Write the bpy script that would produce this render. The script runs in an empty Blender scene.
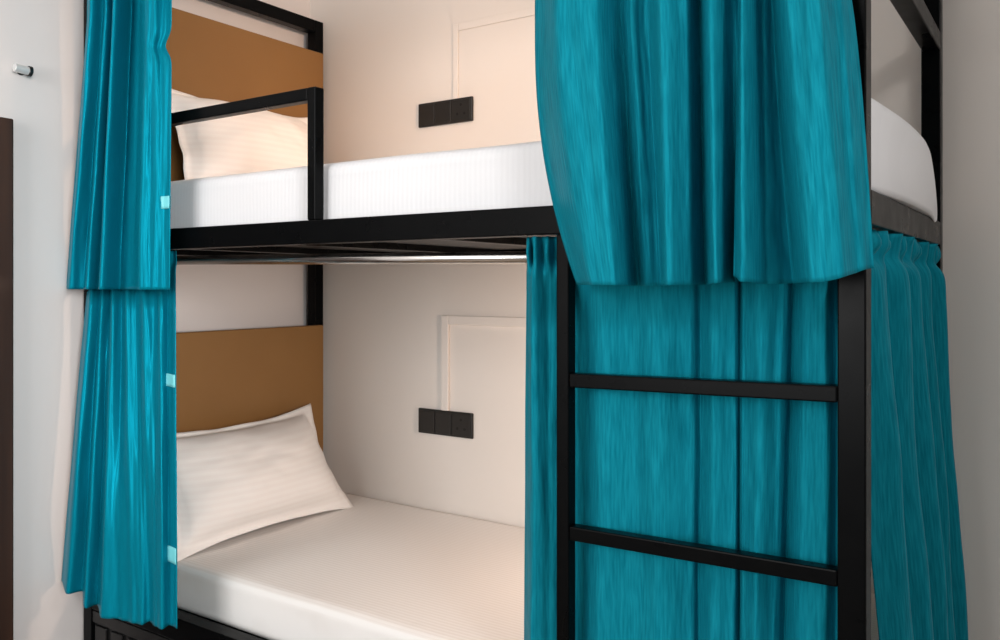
import bpy, bmesh, math, random
from mathutils import Vector, noise, Matrix

random.seed(7)
S = bpy.context.scene
COL = S.collection
PI = math.pi

# ------------------------------------------------------------------ camera data
F, HOR, YAW = 846.26, 284.59, 0.594
CX, CY, CZ = 0.2406, -1.2807, 1.50      # bed-frame origin: front right corner post at X=0, Y=0
cs, sn = math.cos(YAW), math.sin(YAW)


def col(px, y):
    """X on the vertical plane Y=y of the sight line through picture column px."""
    a = (px - 500.0) / F
    return CX + (y - CY) * (a * cs - sn) / (a * sn + cs)


# ------------------------------------------------------------------ materials
def lin(c):
    return tuple(((v / 255) / 12.92 if v / 255 <= 0.04045 else ((v / 255 + 0.055) / 1.055) ** 2.4) for v in c) + (1.0,)


def mat(name, rgb, rough=0.5, spec=0.5, metal=0.0):
    m = bpy.data.materials.new(name)
    m.use_nodes = True
    b = m.node_tree.nodes['Principled BSDF']
    b.inputs['Base Color'].default_value = lin(rgb)
    b.inputs['Roughness'].default_value = rough
    b.inputs['Specular IOR Level'].default_value = spec
    b.inputs['Metallic'].default_value = metal
    return m, m.node_tree.nodes, m.node_tree.links, b


def coords(N, L, kind='Object', scale=(1, 1, 1)):
    tc = N.new('ShaderNodeTexCoord')
    mp = N.new('ShaderNodeMapping')
    mp.inputs['Scale'].default_value = scale
    L.new(tc.outputs[kind], mp.inputs['Vector'])
    return mp.outputs['Vector']


def noisy(N, L, vec, scale, detail=3.0):
    n = N.new('ShaderNodeTexNoise')
    n.inputs['Scale'].default_value = scale
    n.inputs['Detail'].default_value = detail
    L.new(vec, n.inputs['Vector'])
    return n


def ramp(N, L, fac, c0, c1, p0=0.3, p1=0.7):
    r = N.new('ShaderNodeValToRGB')
    r.color_ramp.elements[0].position = p0
    r.color_ramp.elements[1].position = p1
    r.color_ramp.elements[0].color = lin(c0)
    r.color_ramp.elements[1].color = lin(c1)
    L.new(fac, r.inputs['Fac'])
    return r


def bump(N, L, b, height, strength, dist=0.01):
    bp = N.new('ShaderNodeBump')
    bp.inputs['Strength'].default_value = strength
    bp.inputs['Distance'].default_value = dist
    L.new(height, bp.inputs['Height'])
    L.new(bp.outputs['Normal'], b.inputs['Normal'])
    return bp


def m_paint(name, c0, c1, rough=0.75):
    m, N, L, b = mat(name, c0, rough, 0.25)
    v = coords(N, L)
    n = noisy(N, L, v, 1.3, 4)
    r = ramp(N, L, n.outputs['Fac'], c0, c1)
    L.new(r.outputs['Color'], b.inputs['Base Color'])
    n2 = noisy(N, L, v, 160, 2)
    bump(N, L, b, n2.outputs['Fac'], 0.05, 0.002)
    return m


def m_curtain(name, c0, c1, rough, crepe, sheen, metal):
    m, N, L, b = mat(name, c0, rough, 0.5)
    v = coords(N, L, 'UV', (230, 18, 1))
    n = noisy(N, L, v, 1.0, 2)
    r = ramp(N, L, n.outputs['Fac'], c0, c1, 0.3, 0.72)
    L.new(r.outputs['Color'], b.inputs['Base Color'])
    bump(N, L, b, n.outputs['Fac'], crepe, 0.0022)
    b.inputs['Sheen Weight'].default_value = sheen
    b.inputs['Sheen Roughness'].default_value = 0.4
    b.inputs['Sheen Tint'].default_value = lin((60, 170, 190))
    b.inputs['Specular Tint'].default_value = lin((30, 160, 180))
    b.inputs['Specular IOR Level'].default_value = 0.06
    b.inputs['Metallic'].default_value = metal
    return m


def m_stripe(name, c0, c1, axis, freq, rough=0.6):
    """white cotton with a woven satin stripe"""
    m, N, L, b = mat(name, c0, rough, 0.3)
    v = coords(N, L)
    w = N.new('ShaderNodeTexWave')
    w.wave_type = 'BANDS'
    w.bands_direction = axis
    w.wave_profile = 'SIN'
    w.inputs['Scale'].default_value = freq
    w.inputs['Distortion'].default_value = 0.35
    w.inputs['Detail'].default_value = 1.0
    w.inputs['Detail Scale'].default_value = 0.6
    L.new(v, w.inputs['Vector'])
    r = ramp(N, L, w.outputs['Fac'], c0, c1, 0.35, 0.65)
    L.new(r.outputs['Color'], b.inputs['Base Color'])
    n = noisy(N, L, v, 7, 3)
    mx = N.new('ShaderNodeMath')
    mx.operation = 'MULTIPLY_ADD'
    mx.inputs[1].default_value = 3.0
    L.new(n.outputs['Fac'], mx.inputs[0])
    L.new(w.outputs['Fac'], mx.inputs[2])
    bump(N, L, b, mx.outputs['Value'], 0.12, 0.002)
    b.inputs['Sheen Weight'].default_value = 0.1
    return m


def m_metal(name, rgb, rough, spec=0.5, metal=0.0, var=0.12):
    m, N, L, b = mat(name, rgb, rough, spec, metal)
    v = coords(N, L)
    n = noisy(N, L, v, 14, 4)
    mr = N.new('ShaderNodeMapRange')
    mr.inputs['To Min'].default_value = max(0.02, rough - var)
    mr.inputs['To Max'].default_value = rough + var
    L.new(n.outputs['Fac'], mr.inputs['Value'])
    L.new(mr.outputs['Result'], b.inputs['Roughness'])
    return m


def m_leather(name, c0, c1):
    m, N, L, b = mat(name, c0, 0.48, 0.4)
    v = coords(N, L)
    n = noisy(N, L, v, 3, 4)
    r = ramp(N, L, n.outputs['Fac'], c0, c1)
    L.new(r.outputs['Color'], b.inputs['Base Color'])
    vo = N.new('ShaderNodeTexVoronoi')
    vo.inputs['Scale'].default_value = 420
    L.new(v, vo.inputs['Vector'])
    bump(N, L, b, vo.outputs['Distance'], 0.15, 0.001)
    return m


def m_wood(name, c0, c1, scale=(2, 30, 30), rough=0.5):
    m, N, L, b = mat(name, c0, rough, 0.4)
    v = coords(N, L, 'Object', scale)
    n = noisy(N, L, v, 1.0, 5)
    r = ramp(N, L, n.outputs['Fac'], c0, c1)
    L.new(r.outputs['Color'], b.inputs['Base Color'])
    bump(N, L, b, n.outputs['Fac'], 0.1, 0.002)
    return m


M_WALL_B = m_paint('painted_plaster_cream', (226, 220, 214), (229, 223, 217))
M_WALL_L = m_paint('painted_plaster_white', (219, 214, 212), (222, 217, 215))
M_CEIL = m_paint('ceiling_paint', (235, 234, 232), (238, 237, 235))
M_FLOOR = m_wood('floor_boards', (120, 100, 82), (150, 128, 106), (3, 26, 3), 0.4)
M_TRUNK = m_paint('trunking_plastic', (228, 222, 216), (230, 224, 218), 0.5)
M_BLACK = m_metal('black_powder_coat', (6, 7, 8), 0.30, 0.07)
M_BLACKPANEL = m_wood('black_lacquered_board', (9, 9, 10), (15, 15, 15), (40, 40, 4), 0.45)
M_CHROME = m_metal('brushed_steel', (205, 203, 200), 0.22, 0.5, 1.0, 0.06)
M_SATINSTEEL = m_metal('satin_steel', (215, 215, 214), 0.4, 0.5, 0.35, 0.06)
M_DARKCHROME = m_metal('dark_chrome', (70, 70, 70), 0.3, 0.5, 1.0, 0.06)
M_TAN = m_leather('tan_leatherette', (128, 91, 48), (134, 97, 53))
M_TEAL_SATIN = m_curtain('teal_satin', (6, 122, 144), (9, 129, 151), 0.35, 0.12, 0.0, 0.22)
M_TEAL_CREPE = m_curtain('teal_crepe', (10, 113, 132), (21, 137, 156), 0.46, 0.42, 0.0, 0.10)
M_TAB = mat('pale_turquoise_tape', (120, 214, 222), 0.5)[0]
M_SHEET_U = m_stripe('white_sheet_upright_stripe', (231, 231, 233), (229, 229, 231), 'X', 26)
M_SHEET_L = m_stripe('white_sheet_long_stripe', (238, 235, 232), (231, 227, 223), 'Y', 26)
M_PILLOW = m_stripe('white_pillowcase', (237, 234, 231), (235, 231, 228), 'Z', 18)
M_PLATE = m_metal('black_socket_plastic', (33, 31, 29), 0.4, 0.4)
M_SLOT = m_metal('socket_slot_black', (8, 8, 8), 0.6, 0.3)
M_DOOR = m_wood('dark_stained_wood', (44, 27, 19), (60, 38, 27), (30, 30, 2), 0.5)


# ------------------------------------------------------------------ mesh helpers
def obj(name, bm, m, parent=None, smooth=False):
    me = bpy.data.meshes.new(name)
    bmesh.ops.recalc_face_normals(bm, faces=bm.faces[:])
    if smooth:
        for f in bm.faces:
            f.smooth = True
    bm.to_mesh(me)
    bm.free()
    for mm in (m if isinstance(m, (list, tuple)) else [m]):
        me.materials.append(mm)
    o = bpy.data.objects.new(name, me)
    COL.objects.link(o)
    if parent is not None:
        o.parent = parent
    return o


def thing(name, label, cat, loc=(0, 0, 0), group=None):
    o = bpy.data.objects.new(name, None)
    o.empty_display_size = 0.05
    COL.objects.link(o)
    o.location = loc
    tag(o, label, cat, group)
    return o


def tag(o, label, cat, group=None):
    o['label'] = label
    o['category'] = cat
    if group:
        o['group'] = group
    return o


def struct(o):
    o['kind'] = 'structure'
    return o


def box(bm, x0, x1, y0, y1, z0, z1, bev=0.0, seg=2):
    """axis aligned box; z given relative to the camera height"""
    v = [bm.verts.new((x, y, z + CZ)) for z in (z0, z1) for y in (y0, y1) for x in (x0, x1)]
    fs = [(0, 1, 3, 2), (4, 6, 7, 5), (0, 4, 5, 1), (2, 3, 7, 6), (0, 2, 6, 4), (1, 5, 7, 3)]
    faces = [bm.faces.new([v[i] for i in f]) for f in fs]
    if bev > 0:
        es = list({e for f in faces for e in f.edges})
        bmesh.ops.bevel(bm, geom=es, offset=bev, segments=seg, affect='EDGES', profile=0.5)
    return v


def beam(x0, x1, y0, y1, z0, z1, bev=0.0025):
    bm = bmesh.new()
    box(bm, x0, x1, y0, y1, z0, z1, bev)
    return bm


def skewbar(x0, z0, x1, z1, y0, y1, h):
    """a square bar along X whose two ends sit at slightly different heights"""
    bm = bmesh.new()
    vs = box(bm, x0, x1, y0, y1, 0, 0.0001)
    for v in bm.verts:
        t = (v.co.x - x0) / (x1 - x0)
        top = (v.co.z - CZ) > 0.00005
        v.co.z = CZ + z0 + (z1 - z0) * t - (0 if top else h)
    bmesh.ops.bevel(bm, geom=bm.edges[:], offset=0.0025, segments=2, affect='EDGES', profile=0.5)
    return bm


def tube(bm, p0, p1, r, n=20, cap=True):
    p0, p1 = Vector(p0), Vector(p1)
    d = (p1 - p0).normalized()
    a = d.orthogonal().normalized()
    b = d.cross(a)
    rings = []
    for p in (p0, p1):
        rings.append([bm.verts.new(p + (a * math.cos(2 * PI * i / n) + b * math.sin(2 * PI * i / n)) * r) for i in range(n)])
    for i in range(n):
        bm.faces.new((rings[0][i], rings[0][(i + 1) % n], rings[1][(i + 1) % n], rings[1][i]))
    if cap:
        bm.faces.new(rings[0][::-1])
        bm.faces.new(rings[1])


def lathe(bm, p0, d, prof, n=24):
    """profile [(distance along d, radius)]"""
    p0, d = Vector(p0), Vector(d).normalized()
    a = d.orthogonal().normalized()
    b = d.cross(a)
    rings = [[bm.verts.new(p0 + d * h + (a * math.cos(2 * PI * i / n) + b * math.sin(2 * PI * i / n)) * max(r, 1e-4)) for i in range(n)] for h, r in prof]
    for q in range(len(rings) - 1):
        for i in range(n):
            bm.faces.new((rings[q][i], rings[q][(i + 1) % n], rings[q + 1][(i + 1) % n], rings[q + 1][i]))
    bm.faces.new(rings[0][::-1])
    bm.faces.new(rings[-1])


def sstep(a, b, x):
    t = min(1.0, max(0.0, (x - a) / (b - a)))
    return t * t * (3 - 2 * t)


# ------------------------------------------------------------------ the room
W = 0.8606           # back wall plane
XL = -2.03           # left wall plane
FLOOR = -CZ
CEIL = 1.35

bm = bmesh.new(); box(bm, XL - 0.12, 2.6, W, W + 0.12, FLOOR, CEIL); struct(obj('wall_back', bm, M_WALL_B))
bm = bmesh.new(); box(bm, XL - 0.12, XL, -3.6, W, FLOOR, CEIL); struct(obj('wall_left', bm, M_WALL_L))
bm = bmesh.new(); box(bm, XL - 0.12, 2.6, -3.6, W + 0.12, FLOOR - 0.1, FLOOR); struct(obj('floor', bm, M_FLOOR))
bm = bmesh.new(); box(bm, XL - 0.12, 2.6, -3.6, W + 0.12, CEIL, CEIL + 0.1); struct(obj('ceiling', bm, M_CEIL))

# dark wooden door in its frame, on the left wall
DZ = 0.424
door = thing('door_1', 'dark brown wooden door and frame at the left edge of the photo', 'door', (XL, -0.6, 0))
struct(door)


def put(name, bm, m, parent, smooth=False):
    """mesh built in world coordinates, parented under an Empty (keeps its place)"""
    o = obj(name, bm, m, parent, smooth)
    o.matrix_parent_inverse = Matrix.Identity(4)
    o.location = -parent_origin(parent)
    return o


def parent_origin(p):
    v = Vector((0, 0, 0))
    while p is not None:
        v += Vector(p.location)
        p = p.parent
    return v


bm = bmesh.new()
box(bm, XL, XL + 0.03, -0.262, -0.183, FLOOR, DZ, 0.004)
box(bm, XL, XL + 0.03, -1.16, -1.081, FLOOR, DZ, 0.004)
box(bm, XL, XL + 0.03, -1.081, -0.262, DZ - 0.08, DZ, 0.004)
put('door_frame', bm, M_DOOR, door)
bm = bmesh.new()
box(bm, XL, XL + 0.012, -1.081, -0.262, FLOOR, DZ - 0.08, 0.002)
for z0, z1 in ((FLOOR + 0.15, FLOOR + 0.8), (FLOOR + 0.95, DZ - 0.22)):
    box(bm, XL + 0.012, XL + 0.018, -0.95, -0.4, z0, z1, 0.004)
put('door_leaf', bm, M_DOOR, door)
bm = bmesh.new()
lathe(bm, (XL + 0.012, -1.02, FLOOR + CZ + 1.0), (1, 0, 0), [(0, .022), (.008, .022), (.01, .009), (.04, .009), (.045, .02), (.07, .02), (.075, .012)])
put('door_knob', bm, M_CHROME, door, True)

# chrome peg on the left wall
peg = thing('wall_peg', 'small chrome peg with dark cap on the pale left wall', 'peg', (XL, -0.165, CZ + 0.56))
bm = bmesh.new()
lathe(bm, (XL + 0.020, -0.178, CZ + 0.558), (0, 1, -0.06), [(0, .0095), (.001, .0108), (.036, .0108)])
put('bar', bm, M_SATINSTEEL, peg)
bm = bmesh.new()
lathe(bm, (XL + 0.020, -0.1435, CZ + 0.556), (0, 1, -0.06), [(0, .0125), (.001, .0135), (.008, .0135), (.009, .012)])
put('end_cap', bm, M_DARKCHROME, peg)
bm = bmesh.new()
lathe(bm, (XL, -0.152, CZ + 0.556), (1, 0, 0), [(0, .0105), (.003, .0105), (.0035, .006), (.014, .006)])
put('wall_mount', bm, M_DARKCHROME, peg)

# ------------------------------------------------------------------ bunk bed frame
T = 0.039
LB = -2.0
ZT = 0.93            # top of the canopy frame
bed = thing('bunk_bed', 'black square-tube metal bunk bed with ladder and tan headboards', 'bunk bed', (-1.0, 0.43, 0))
for x0, y0 in ((LB, 0.0), (-T, 0.0), (LB, W - 0.002 - T), (-T, W - 0.002 - T)):
    put('post', beam(x0, x0 + T, y0, y0 + T, FLOOR, ZT), M_BLACK, bed)
YB = W - 0.002 - T
# sleeping-deck rails
for zb, zt in ((0.088, 0.139), (-0.879, -0.822)):
    put('side_rail', beam(LB + T, -T, 0.0, 0.038, zb, zt), M_BLACK, bed)
    put('side_rail', beam(LB + T, -T, YB, YB + 0.038, zb, zt), M_BLACK, bed)
    put('end_rail', beam(LB, LB + 0.038, T, YB, zb, zt), M_BLACK, bed)
    put('end_rail', beam(-0.038, 0.0, T, YB, zb, zt), M_BLACK, bed)
    deck = put('deck_board', beam(LB + 0.038, -0.038, 0.038, YB, zb + 0.016, zb + 0.03, 0.001), M_BLACKPANEL, bed)
    for k in range(4):
        xx = LB + 0.4 + k * 0.4
        put('cross_bar', beam(xx, xx + 0.025, 0.038, YB, zb - 0.0, zb + 0.016, 0.001), M_BLACK, deck)
# canopy rails
put('canopy_rail', beam(LB, LB + T, T, YB, ZT - 0.042, ZT), M_BLACK, bed)
put('canopy_rail', beam(-T, 0.0, T, YB, ZT - 0.042, ZT), M_BLACK, bed)
put('canopy_rail', beam(LB + T, -T, 0.0, T, ZT - 0.042, ZT), M_BLACK, bed)
# guard rail at the right end of the upper bunk
put('end_guard_rail', beam(-0.036, 0.0, T, YB, 0.520, 0.560), M_BLACK, bed)
# front guard rail at the pillow end of the upper bunk
g = put('guard_rail', beam(LB + T, -1.127, 0.0, 0.026, 0.398, 0.4255), M_BLACK, bed)
put('guard_post', beam(-1.127, -1.102, 0.0, 0.026, 0.139, 0.4255), M_BLACK, g)
# ladder
lad = put('ladder', beam(-0.506, -0.481, 0.0, 0.026, FLOOR, 0.088), M_BLACK, bed)
for zl, zr, h in ((-0.154, -0.146, 0.0245), (-0.419, -0.412, 0.0245), (-0.684, -0.678, 0.0245), (-0.95, -0.945, 0.0245), (-1.215, -1.21, 0.0245)):
    put('rung', skewbar(-0.481, zl, -T, zr, 0.001, 0.026, h), M_BLACK, lad)
# upholstered headboards
for z0, z1 in ((0.142, 0.812), (-0.82, -0.142)):
    bm = bmesh.new()
    box(bm, LB + T, LB + T + 0.022, 0.041, W - 0.022, z0, z1, 0.004, 3)
    put('headboard', bm, M_TAN, bed)
# curtain rods of the lower bunk and of the canopy
bm = bmesh.new(); tube(bm, (LB + T, 0.056, CZ + 0.0660), (-T, 0.056, CZ + 0.044), 0.0120)
put('curtain_rod', bm, M_CHROME, bed, True)
bm = bmesh.new(); tube(bm, (-0.022, T, CZ + 0.055), (-0.022, YB, CZ + 0.055), 0.009)
put('curtain_rod', bm, M_CHROME, bed, True)
bm = bmesh.new(); tube(bm, (LB, -0.022, CZ + 0.872), (0, -0.022, CZ + 0.872), 0.0105)
put('curtain_rod', bm, M_CHROME, bed, True)
# storage base under the lower bunk: framed panel with upright slots
bm = bmesh.new()
box(bm, LB + T, -T, 0.010, 0.03, FLOOR + 0.05, -0.882, 0.002)
sb = put('storage_base', bm, M_BLACKPANEL, bed)
bm = bmesh.new()
x = LB + T
box(bm, x, -T, 0.003, 0.010, -0.915, -0.884, 0.002)
for k in range(26):
    xx = x + 0.012 + k * 0.0735
    if xx + 0.05 < -T:
        box(bm, xx, xx + 0.052, 0.003, 0.010, FLOOR + 0.06, -0.921, 0.002)
put('slat_panel', bm, M_BLACKPANEL, sb)


# ------------------------------------------------------------------ bedding
def mattress(name, x0, x1, y0, y1, z0, z1, r, m, bulge=0.0, seed=0, crown=0.0):
    """soft box with rounded edges; subdivided so that it can sag and bulge"""
    nx, ny, nz = 90, 44, 14
    bm = bmesh.new()
    vs = {}

    def vert(i, j, k):
        key = (i, j, k)
        if key not in vs:
            a, b, c = i / nx, j / ny, k / nz
            p = Vector((x0 + (x1 - x0) * a, y0 + (y1 - y0) * b, z0 + (z1 - z0) * c))
            # rounded box
            lo = Vector((x0 + r, y0 + r, z0 + r)); hi = Vector((x1 - r, y1 - r, z1 - r))
            q = Vector((min(max(p.x, lo.x), hi.x), min(max(p.y, lo.y), hi.y), min(max(p.z, lo.z), hi.z)))
            dlt = p - q
            if dlt.length > 1e-9:
                mx = max(abs(dlt.x), abs(dlt.y), abs(dlt.z))
                p = q + dlt.normalized() * min(mx, r)
            nz_ = noise.noise(Vector((p.x * 3.1 + seed, p.y * 4.0, p.z * 5.0)))
            if c > 0.5:
                p.z += 0.004 * nz_ * sstep(0.5, 1.0, c)
                p.z += crown * math.sin(PI * a) ** 0.5 * math.sin(PI * b) ** 0.6 * sstep(0.5, 1, c)
            if b < 0.2:
                p.y -= 0.003 * noise.noise(Vector((p.x * 5 + seed, 3.3, p.z * 9)))
            if bulge and a > 0.9:
                s = sstep(0.955, 1.0, a)
                p.x += bulge * s * math.sin(PI * min(1, max(0, b))) ** 0.3 * (0.8 + 0.2 * math.sin(PI * c))
                if s > 0.02:
                    p.z = max(p.z, 0.1405)
                # the far top corner is pressed down
                p.z += 0.026 * sstep(0.90, 0.99, a) * sstep(0.4, 1.0, c)
                p.z -= 0.11 * sstep(0.62, 0.95, b) ** 1.5 * sstep(0.88, 0.985, a) * c
            vs[key] = bm.verts.new(p + Vector((0, 0, CZ)))
        return vs[key]

    def quad(*k):
        f = bm.faces.new([vert(*q) for q in k]); f.smooth = True
    for i in range(nx):
        for j in range(ny):
            quad((i, j, 0), (i, j + 1, 0), (i + 1, j + 1, 0), (i + 1, j, 0))
            quad((i, j, nz), (i + 1, j, nz), (i + 1, j + 1, nz), (i, j + 1, nz))
    for i in range(nx):
        for k in range(nz):
            quad((i, 0, k), (i + 1, 0, k), (i + 1, 0, k + 1), (i, 0, k + 1))
            quad((i, ny, k), (i, ny, k + 1), (i + 1, ny, k + 1), (i + 1, ny, k))
    for j in range(ny):
        for k in range(nz):
            quad((0, j, k), (0, j, k + 1), (0, j + 1, k + 1), (0, j + 1, k))
            quad((nx, j, k), (nx, j + 1, k), (nx, j + 1, k + 1), (nx, j, k + 1))
    return obj(name, bm, m)


tag(mattress('mattress', -1.932, -0.041, 0.040, 0.852, 0.119, 0.268, 0.022, M_SHEET_U, bulge=0.057, seed=1),
    'thick mattress in a white striped sheet on the upper bunk', 'mattress')
tag(mattress('mattress', -1.932, -0.045, 0.070, 0.856, -0.848, -0.722, 0.020, M_SHEET_L, seed=5),
    'mattress in a cream-white striped sheet on the lower bunk', 'mattress')


def pillow(label, c_bot, c_top, y0, y1, thick, seed, ears=0.02, drop=0.0):
    """a plump cushion with a flat flange all round, leaning from c_bot (x,z) to c_top (x,z), spanning y0..y1"""
    n = 46
    bx, bz = c_bot
    tx, tz = c_top
    h = math.hypot(tx - bx, tz - bz)
    ev = Vector(((tx - bx) / h, 0, (tz - bz) / h))
    en = Vector((ev.z, 0, -ev.x))             # towards the foot of the bed and up
    bm = bmesh.new()
    fl = 0.085
    grid = [[], []]
    for side in (0, 1):
        for i in range(n + 1):
            row = []
            for j in range(n + 1):
                a = -1 + 2 * i / n
                b = -1 + 2 * j / n
                # plump part inside the flange
                ai, bi = min(1, abs(a) / (1 - fl)), min(1, abs(b) / (1 - fl * 1.4))
                t = ((1 - ai ** 2.6) * (1 - bi ** 2.6))
                t = max(0.0, t) ** 0.5
                wr = noise.noise(Vector((a * 2.2 + seed, b * 2.2, side * 4.0)))
                wr2 = noise.noise(Vector((a * 5 + seed, b * 5 + 3, side * 4.0 + 7)))
                th = thick * 0.5 * t * (1 + 0.08 * wr) + 0.003 * wr2 * t
                # outline: sides drawn in, ears at the corners
                ca = a * (1 - 0.055 * (1 - b * b)) * (1 + ears * (abs(a * b)) ** 3)
                cb = b * (1 - (0.07 if b > 0 else 0.015) * (1 - a * a)) * (1 + ears * 2.2 * (abs(a * b)) ** 3)
                cb += drop * (0.5 + 0.5 * b) * a
                y = (y0 + y1) / 2 + ca * (y1 - y0) / 2
                off = th * (1.35 if side else -0.65) + (0.0012 if side else -0.0012)
                wav = 0.010 * noise.noise(Vector((a * 3 + seed * 2, b * 3, 1.7))) * (1 - t)
                sag = 0.0
                p = Vector((bx, y, bz)) + ev * (h * (0.5 + 0.5 * cb)) + en * (off + wav + sag)
                p.z += CZ
                row.append(bm.verts.new(p))
            grid[side].append(row)
    for side in (0, 1):
        G = grid[side]
        for i in range(n):
            for j in range(n):
                q = [G[i][j], G[i + 1][j], G[i + 1][j + 1], G[i][j + 1]]
                bm.faces.new(q if side else q[::-1])
    for i in range(n):
        for (j) in (0, n):
            bm.faces.new((grid[0][i][j], grid[0][i + 1][j], grid[1][i + 1][j], grid[1][i][j]))
            bm.faces.new((grid[0][j][i], grid[0][j][i + 1], grid[1][j][i + 1], grid[1][j][i]))
    return tag(obj('pillow', bm, M_PILLOW, None, True), label, 'pillow')


pillow('peach-lit white pillow behind the guard rail on the upper bunk', (-1.755, 0.268), (-1.895, 0.555), 0.155, 0.725, 0.15, 2, 0.05, -0.03)
pillow('white pillow with flat flange leaning on the lower tan headboard', (-1.70, -0.706), (-1.885, -0.422), 0.08, 0.715, 0.14, 9, 0.06)


# ------------------------------------------------------------------ wall fittings
def socket(z0, z1, label):
    t = thing('power_socket', label, 'socket', (-1.41, W, CZ + (z0 + z1) / 2), 'black socket plates on the back wall')
    bm = bmesh.new(); box(bm, -1.521, -1.304, W - 0.009, W, z0, z1, 0.003)
    put('plate', bm, M_PLATE, t)
    for xa, xb in ((-1.515, -1.452), (-1.449, -1.386)):
        bm = bmesh.new(); box(bm, xa, xb, W - 0.012, W - 0.008, z0 + 0.006, z1 - 0.006, 0.0015)
        put('rocker_switch', bm, M_PLATE, t)
    bm = bmesh.new(); box(bm, -1.383, -1.310, W - 0.011, W - 0.008, z0 + 0.006, z1 - 0.006, 0.0015)
    face = put('outlet_face', bm, M_PLATE, t)
    zc = (z0 + z1) / 2
    for dx, dz in ((0, .016), (-.014, -.012), (.014, -.012)):
        bm = bmesh.new(); tube(bm, (-1.3465 + dx, W - 0.0107, CZ + zc + dz), (-1.3465 + dx, W - 0.0114, CZ + zc + dz), 0.0045, 14)
        put('pin_hole', bm, M_SLOT, face)


socket(0.510, 0.587, 'black socket plate on the back wall above the upper mattress')
socket(-0.481, -0.401, 'black socket plate on the back wall above the lower mattress')


def trunking(zbot, ztop, xl, w, depth, label):
    """flat cable cover: up from the socket, then along the wall to the right"""
    t = thing('cable_trunking', label, 'trunking', (xl, W, CZ + zbot), 'cable covers on the back wall')
    bm = bmesh.new()
    box(bm, xl, xl + w, W - depth, W, zbot, ztop, 0.0025)
    put('upright_run', bm, M_TRUNK, t)
    bm = bmesh.new()
    box(bm, xl + w, -0.30, W - depth, W, ztop - w, ztop, 0.0025)
    put('level_run', bm, M_TRUNK, t)


trunking(0.587, 0.824, -1.386, 0.024, 0.004, 'cream wall trunking bent over the upper bunk socket')
trunking(-0.401, -0.098, -1.426, 0.029, 0.011, 'cream wall trunking bent over the lower bunk socket')


# ------------------------------------------------------------------ curtains
def interp(pts, x):
    """piecewise linear through [(x, y)]"""
    if x <= pts[0][0]:
        return pts[0][1]
    for (a, b), (c, d) in zip(pts, pts[1:]):
        if x <= c:
            return b + (d - b) * (x - a) / (c - a)
    return pts[-1][1]


def smooth_interp(pts, x):
    if x <= pts[0][0]:
        return pts[0][1]
    for (a, b), (c, d) in zip(pts, pts[1:]):
        if x <= c:
            t = (x - a) / (c - a)
            t = t * t * (3 - 2 * t)
            return b + (d - b) * t
    return pts[-1][1]


def curtain(name, mtl, ztop, zref, zbot, ctrl, ybase, hem, rough=0.004, seed=0, head=None, seg=14, rows=120, parent=None, end=False, deep=1.6, pinch=None):
    """a hanging cloth.  ctrl: list of (top column, bottom column, bend, depth top, depth bottom) of ridges (+)
    and valleys (-), given on plane ybase; zref is the height the 'top' values hold at.
    end=True: cloth hangs on the right end of the bed, ctrl columns are Y values and depths go to +X."""
    bm = bmesh.new()
    uvl = bm.loops.layers.uv.new('UVMap')
    M = len(ctrl) - 1
    ncol = M * seg
    grid = []
    for r in range(rows + 1):
        v = r / rows
        row = []
        for c in range(ncol + 1):
            q = c / seg
            i = min(M - 1, int(q))
            f = q - i
            zh = smooth_interp(hem, q) if hem else zbot
            z = ztop + (zh - ztop) * v
            s = min(1.2, max(0.0, (zref - z) / (zref - zbot)))

            def val(k):
                a = ctrl[k]
                return a[0] + (a[1] - a[0]) * s ** a[2], (a[3] + (a[4] - a[3]) * min(1, s)) * deep
            xa, da = val(i)
            xb, db = val(i + 1)
            sm = f * f * (3 - 2 * f)
            rd = math.sin(f * PI / 2) if db > da else 1 - math.cos(f * PI / 2)
            fs = 0.85 * sm + 0.15 * rd
            px = xa + (xb - xa) * f
            d = da + (db - da) * fs
            uu = q * 0.9
            d += rough * noise.noise(Vector((uu * 1.3 + seed, z * 3.0, seed * 1.7))) \
                + rough * 0.5 * noise.noise(Vector((uu * 3.1 + seed, z * 7.0, seed * 0.7)))
            yb = ybase(z) if callable(ybase) else ybase
            if head:
                zr, amp, cyc = head
                wgt = math.exp(-((z - zr - 0.008) / 0.030) ** 2)
                pin = math.exp(-((z - zr + 0.012) / 0.012) ** 2)
                ph = 2 * PI * cyc * (c / ncol) + 1.5 * math.sin(7 * c / ncol + seed)
                d = d * (1 - 0.85 * wgt) + wgt * (0.012 + amp * math.sin(ph)) - 0.006 * pin
                px += 0 if end else 0.0
            if pinch:
                px -= pinch[2] * math.exp(-((z - pinch[0]) / pinch[1]) ** 2) * sstep(0.7, 1.0, c / ncol)
            if end:
                p = Vector((yb + d, px, z + CZ))
            else:
                y = yb - d
                p = Vector((col(px, yb - 0.7 * d), y, z + CZ))
            row.append(bm.verts.new(p))
        grid.append(row)
    acc = [0.0]
    mid = grid[rows // 2]
    for c in range(ncol):
        acc.append(acc[-1] + (mid[c + 1].co - mid[c].co).length)
    for r in range(rows):
        for c in range(ncol):
            f = bm.faces.new((grid[r][c], grid[r][c + 1], grid[r + 1][c + 1], grid[r + 1][c]))
            f.smooth = True
            for lp, (cc, rr) in zip(f.loops, ((c, r), (c + 1, r), (c + 1, r + 1), (c, r + 1))):
                lp[uvl].uv = (acc[cc], grid[rr][cc].co.z)
    G = [[v.co.copy() for v in row] for row in grid]
    me = bpy.data.meshes.new(name)
    bm.to_mesh(me); bm.free()
    me.materials.append(mtl)
    o = bpy.data.objects.new(name, me)
    COL.objects.link(o)
    GRID[o.name] = G
    md = o.modifiers.new('thickness', 'SOLIDIFY')
    md.thickness = 0.0018
    md.offset = 0
    return o


GRID = {}


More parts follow.
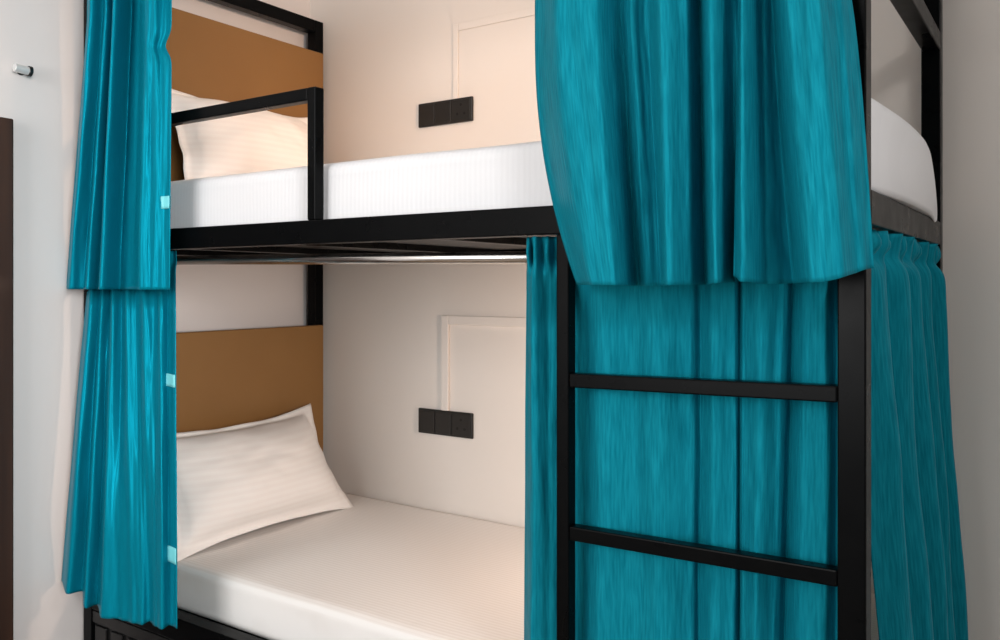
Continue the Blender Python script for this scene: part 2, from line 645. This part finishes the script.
def picture(p):
    dx, dy = p.x - CX, p.y - CY
    d = -dx * sn + dy * cs
    return 500 + F * (dx * cs + dy * sn) / d, HOR - F * (p.z - CZ) / d


def tab(parent, x0, x1, y0, y1):
    """a strip of tape lying on the cloth"""
    G = GRID[parent.name]
    rows_ = [r for r in range(len(G)) if y0 <= picture(G[r][-1])[1] <= y1]
    bm = bmesh.new()
    lay = [[], []]
    for r in rows_:
        cols_ = [c for c in range(len(G[r])) if picture(G[r][c])[0] >= x0]
        c0 = min(cols_)
        a, b = G[r][c0], G[r][-1]
        for k, off in enumerate((-0.0016, -0.0034)):
            ln = []
            n = 8
            for q in range(n + 1):
                t = q / n * 1.04
                cc = c0 + (len(G[r]) - 1 - c0) * min(1, t)
                i = min(len(G[r]) - 2, int(cc))
                p = G[r][i].lerp(G[r][i + 1], cc - i)
                ln.append(bm.verts.new(p + Vector((0.0, off * 1.2, 0))))
            lay[k].append(ln)
    for r in range(len(rows_) - 1):
        for q in range(8):
            for k in (0, 1):
                L_ = lay[k]
                bm.faces.new((L_[r][q], L_[r][q + 1], L_[r + 1][q + 1], L_[r + 1][q]))
        for q in (0, 8):
            bm.faces.new((lay[0][r][q], lay[0][r + 1][q], lay[1][r + 1][q], lay[1][r][q]))
    for q in range(8):
        for r in (0, len(rows_) - 1):
            bm.faces.new((lay[0][r][q], lay[0][r][q + 1], lay[1][r][q + 1], lay[1][r][q]))
    o = obj('hook_tape_tab', bm, M_TAB, parent, True)
    o['label'] = 'pale turquoise tape tab'
    return o


# upper right: wide drawn curtain hanging outside the frame, over the ladder
ur = curtain('curtain', M_TEAL_CREPE, 0.885, 0.43, 0.0, [
    (536, 577, 2.2, 0.004, 0.000),
    (566, 600, 1.6, 0.030, 0.034),
    (598, 622, 1.2, 0.030, 0.038),
    (622, 636, 1.0, 0.000, -0.006),
    (634, 648, 1.0, 0.010, 0.002),
    (648, 660, 1.0, 0.002, -0.004),
    (668, 676, 1.0, 0.040, 0.040),
    (690, 693, 1.0, 0.026, 0.022),
    (700, 705, 1.0, 0.002, -0.002),
    (716, 722, 1.0, 0.036, 0.036),
    (736, 736, 1.0, 0.014, 0.004),
    (742, 738, 1.0, 0.012, 0.026),
    (748, 748, 1.0, 0.034, 0.040),
    (764, 768, 1.0, 0.006, 0.006),
    (772, 792, 1.3, 0.000, -0.006),
    (792, 818, 1.2, 0.034, 0.036),
    (818, 844, 1.0, 0.036, 0.040),
    (838, 862, 0.9, 0.018, 0.022),
    (845, 876, 0.6, 0.004, 0.010)],
    -0.024, [(0, 0.0), (4, -0.002), (8, 0.0), (10, 0.004), (10.6, 0.012), (11, 0.012), (12, 0.004), (13, 0.001), (15, 0.003), (18, 0.022)], 0.006, 3, (0.872, 0.010, 22), deep=2.3)
tag(ur, 'broad teal crepe curtain covering the right half of the upper bunk', 'curtain')

# upper left: bunched satin curtain
ul = curtain('curtain', M_TEAL_SATIN, 0.885, 0.70, -0.012, [
    (88, 67, 1.0, 0.004, 0.002),
    (96, 75, 1.0, 0.022, 0.024),
    (105, 85, 1.0, 0.004, 0.006),
    (110, 92, 1.0, 0.016, 0.022),
    (115, 99, 1.0, 0.004, 0.006),
    (121, 108, 1.0, 0.030, 0.034),
    (131, 120, 1.0, -0.003, -0.003),
    (141, 134, 1.0, 0.004, 0.006),
    (151, 147, 1.0, 0.020, 0.024),
    (158, 155, 1.0, 0.017, 0.016),
    (166, 164, 1.0, 0.006, 0.011),
    (174, 172, 0.8, 0.010, 0.010)],
    -0.024, None, 0.006, 11, (0.872, 0.008, 14), deep=2.1, pinch=(0.575, 0.024, 6))
tag(ul, 'teal satin curtain bunched at the left end of the upper bunk', 'curtain')

# lower left: satin curtain flaring out over the lower rail
def yb_ll(z):
    return 0.044 - 0.056 * sstep(0.04, -0.06, z) - 0.040 * sstep(-0.05, -0.65, z)
ll = curtain('curtain', M_TEAL_SATIN, 0.086, 0.0, -0.83, [
    (89, 61, 0.9, 0.002, 0.002),
    (95, 71, 0.95, 0.016, 0.030),
    (101, 83, 1.0, 0.000, 0.002),
    (105, 89, 1.0, 0.012, 0.026),
    (110, 98, 1.0, -0.002, 0.004),
    (116, 108, 1.0, 0.016, 0.032),
    (122, 122, 1.0, -0.002, 0.022),
    (129, 136, 1.0, 0.014, 0.024),
    (136, 146, 1.0, 0.000, 0.022),
    (145, 152, 1.0, 0.016, 0.012),
    (155, 160, 1.0, 0.002, 0.022),
    (163, 167, 1.0, 0.014, 0.026),
    (168, 172, 1.0, 0.004, 0.014),
    (178, 180, 1.0, 0.012, 0.016)],
    yb_ll, [(0, -0.797), (1, -0.797), (2, -0.802), (2.05, -0.812), (4, -0.822), (13, -0.795)], 0.005, 21, (0.0695, 0.006, 15))
tag(ll, 'teal satin curtain bunched at the left end of the lower bunk', 'curtain')

# lower right: drawn curtain behind the ladder
def yb_lr(z):
    return 0.036 + 0.036 * sstep(0.035, -0.08, z) - 0.008 * sstep(-0.45, -0.70, z)
lr = curtain('curtain', M_TEAL_CREPE, 0.086, 0.04, -0.86, [
    (527, 524, 0.8, 0.000, 0.000),
    (536, 536, 1.0, 0.022, 0.024),
    (550, 552, 1.0, 0.006, 0.012),
    (566, 570, 1.0, -0.006, -0.002),
    (584, 582, 1.0, 0.010, 0.004),
    (604, 602, 1.0, 0.024, 0.026),
    (632, 640, 1.0, 0.016, 0.014),
    (660, 662, 1.0, 0.022, 0.024),
    (690, 690, 1.0, 0.004, 0.002),
    (700, 698, 1.0, -0.006, -0.006),
    (716, 714, 1.0, 0.020, 0.022),
    (736, 734, 1.0, 0.010, 0.012),
    (740, 739, 1.0, -0.002, 0.002),
    (745, 745, 1.0, 0.012, 0.014),
    (764, 756, 1.0, 0.026, 0.028),
    (784, 768, 1.0, 0.008, 0.010),
    (794, 778, 1.0, -0.010, -0.010),
    (808, 800, 1.0, 0.016, 0.020),
    (826, 824, 1.0, 0.022, 0.018),
    (838, 836, 1.0, 0.000, 0.008),
    (846, 846, 1.0, 0.016, 0.014),
    (858, 856, 1.0, 0.004, 0.004)],
    yb_lr, None, 0.006, 31, (0.050, 0.014, 24), deep=1.55)
tag(lr, 'teal crepe curtain hanging behind the ladder of the lower bunk', 'curtain')

# right end of the lower bunk
def xb_end(z):
    return -0.022 + 0.024 * sstep(0.0, -0.85, z)
ctrl = []
NY = 15
for k in range(NY):
    t = k / (NY - 1)
    up = k % 2 == 1
    ctrl.append((0.10 + 0.735 * t, 0.235 + 0.66 * t, 0.9, (0.016, 0.010, 0.020)[k % 3] if up else -0.006, (0.024, 0.015, 0.028)[k % 3] if up else -0.006))
ec = curtain('curtain', M_TEAL_CREPE, 0.084, 0.03, -0.85, ctrl, xb_end, None, 0.006, 41, (0.055, 0.011, 17), end=True, deep=2.2)
tag(ec, 'teal curtain with gathered heading closing the right end of the lower bunk', 'curtain')

# tape tabs along the leading edges of the left curtains
tab(ul, 162, 170, 193, 211)
tab(ll, 164, 177, 372, 390)
tab(ll, 167, 181, 548, 567)

# ------------------------------------------------------------------ light
w = bpy.data.worlds.new('world')
S.world = w
w.use_nodes = True
bg = w.node_tree.nodes['Background']
bg.inputs['Color'].default_value = (0.97, 0.98, 1.0, 1)
bg.inputs['Strength'].default_value = 0.27


def area(name, loc, target, size, sy, power, color):
    l = bpy.data.lights.new(name, 'AREA')
    l.shape = 'RECTANGLE'
    l.size, l.size_y = size, sy
    l.energy = power
    l.color = color
    o = bpy.data.objects.new(name, l)
    COL.objects.link(o)
    o.location = loc
    o.rotation_euler = (Vector(target) - Vector(loc)).to_track_quat('-Z', 'Y').to_euler()
    return o


area('window_daylight', (-1.05, -3.3, 1.95), (-0.9, 0.3, 1.45), 1.7, 1.9, 70, (1.0, 0.99, 0.98))
fill = area('side_fill_light', (2.4, -2.2, 1.9), (-2.03, -0.55, 1.5), 0.9, 1.4, 12, (1.0, 0.99, 0.98))  # added fill that brightens the left wall; no window is known on this side
fill.data.spread = math.radians(50)
area('overhead_fill_light', (1.25, -0.75, CZ + CEIL - 0.03), (0.9, -0.3, 0), 0.6, 0.6, 17, (1.0, 0.97, 0.94))  # added fill from above, lifts the right bed end and wall; no fitting known
ru = area('reading_light_upper', (-0.30, 0.28, CZ + 0.80), (-1.9, 0.72, CZ + 0.42), 0.12, 0.12, 2.1, (1.0, 0.60, 0.36))
ru.data.spread = math.radians(66)
rl = area('reading_light_lower', (-0.42, 0.45, CZ - 0.10), (-1.5, 0.55, CZ - 0.6), 0.12, 0.12, 5, (1.0, 0.72, 0.56))

# ------------------------------------------------------------------ camera
cd = bpy.data.cameras.new('camera')
cam = bpy.data.objects.new('camera', cd)
COL.objects.link(cam)
cam.location = (CX, CY, CZ)
cam.rotation_euler = (PI / 2, 0, YAW)
cd.sensor_width = 36.0
cd.lens = F / 1000 * 36.0
cd.shift_y = -(320 - HOR) / 1000
cd.clip_start = 0.02
S.camera = cam

vs = S.view_settings
vs.view_transform = 'Standard'
vs.look = 'None'
vs.gamma = 1.0
vs.exposure = 0.0
vs.use_curve_mapping = False
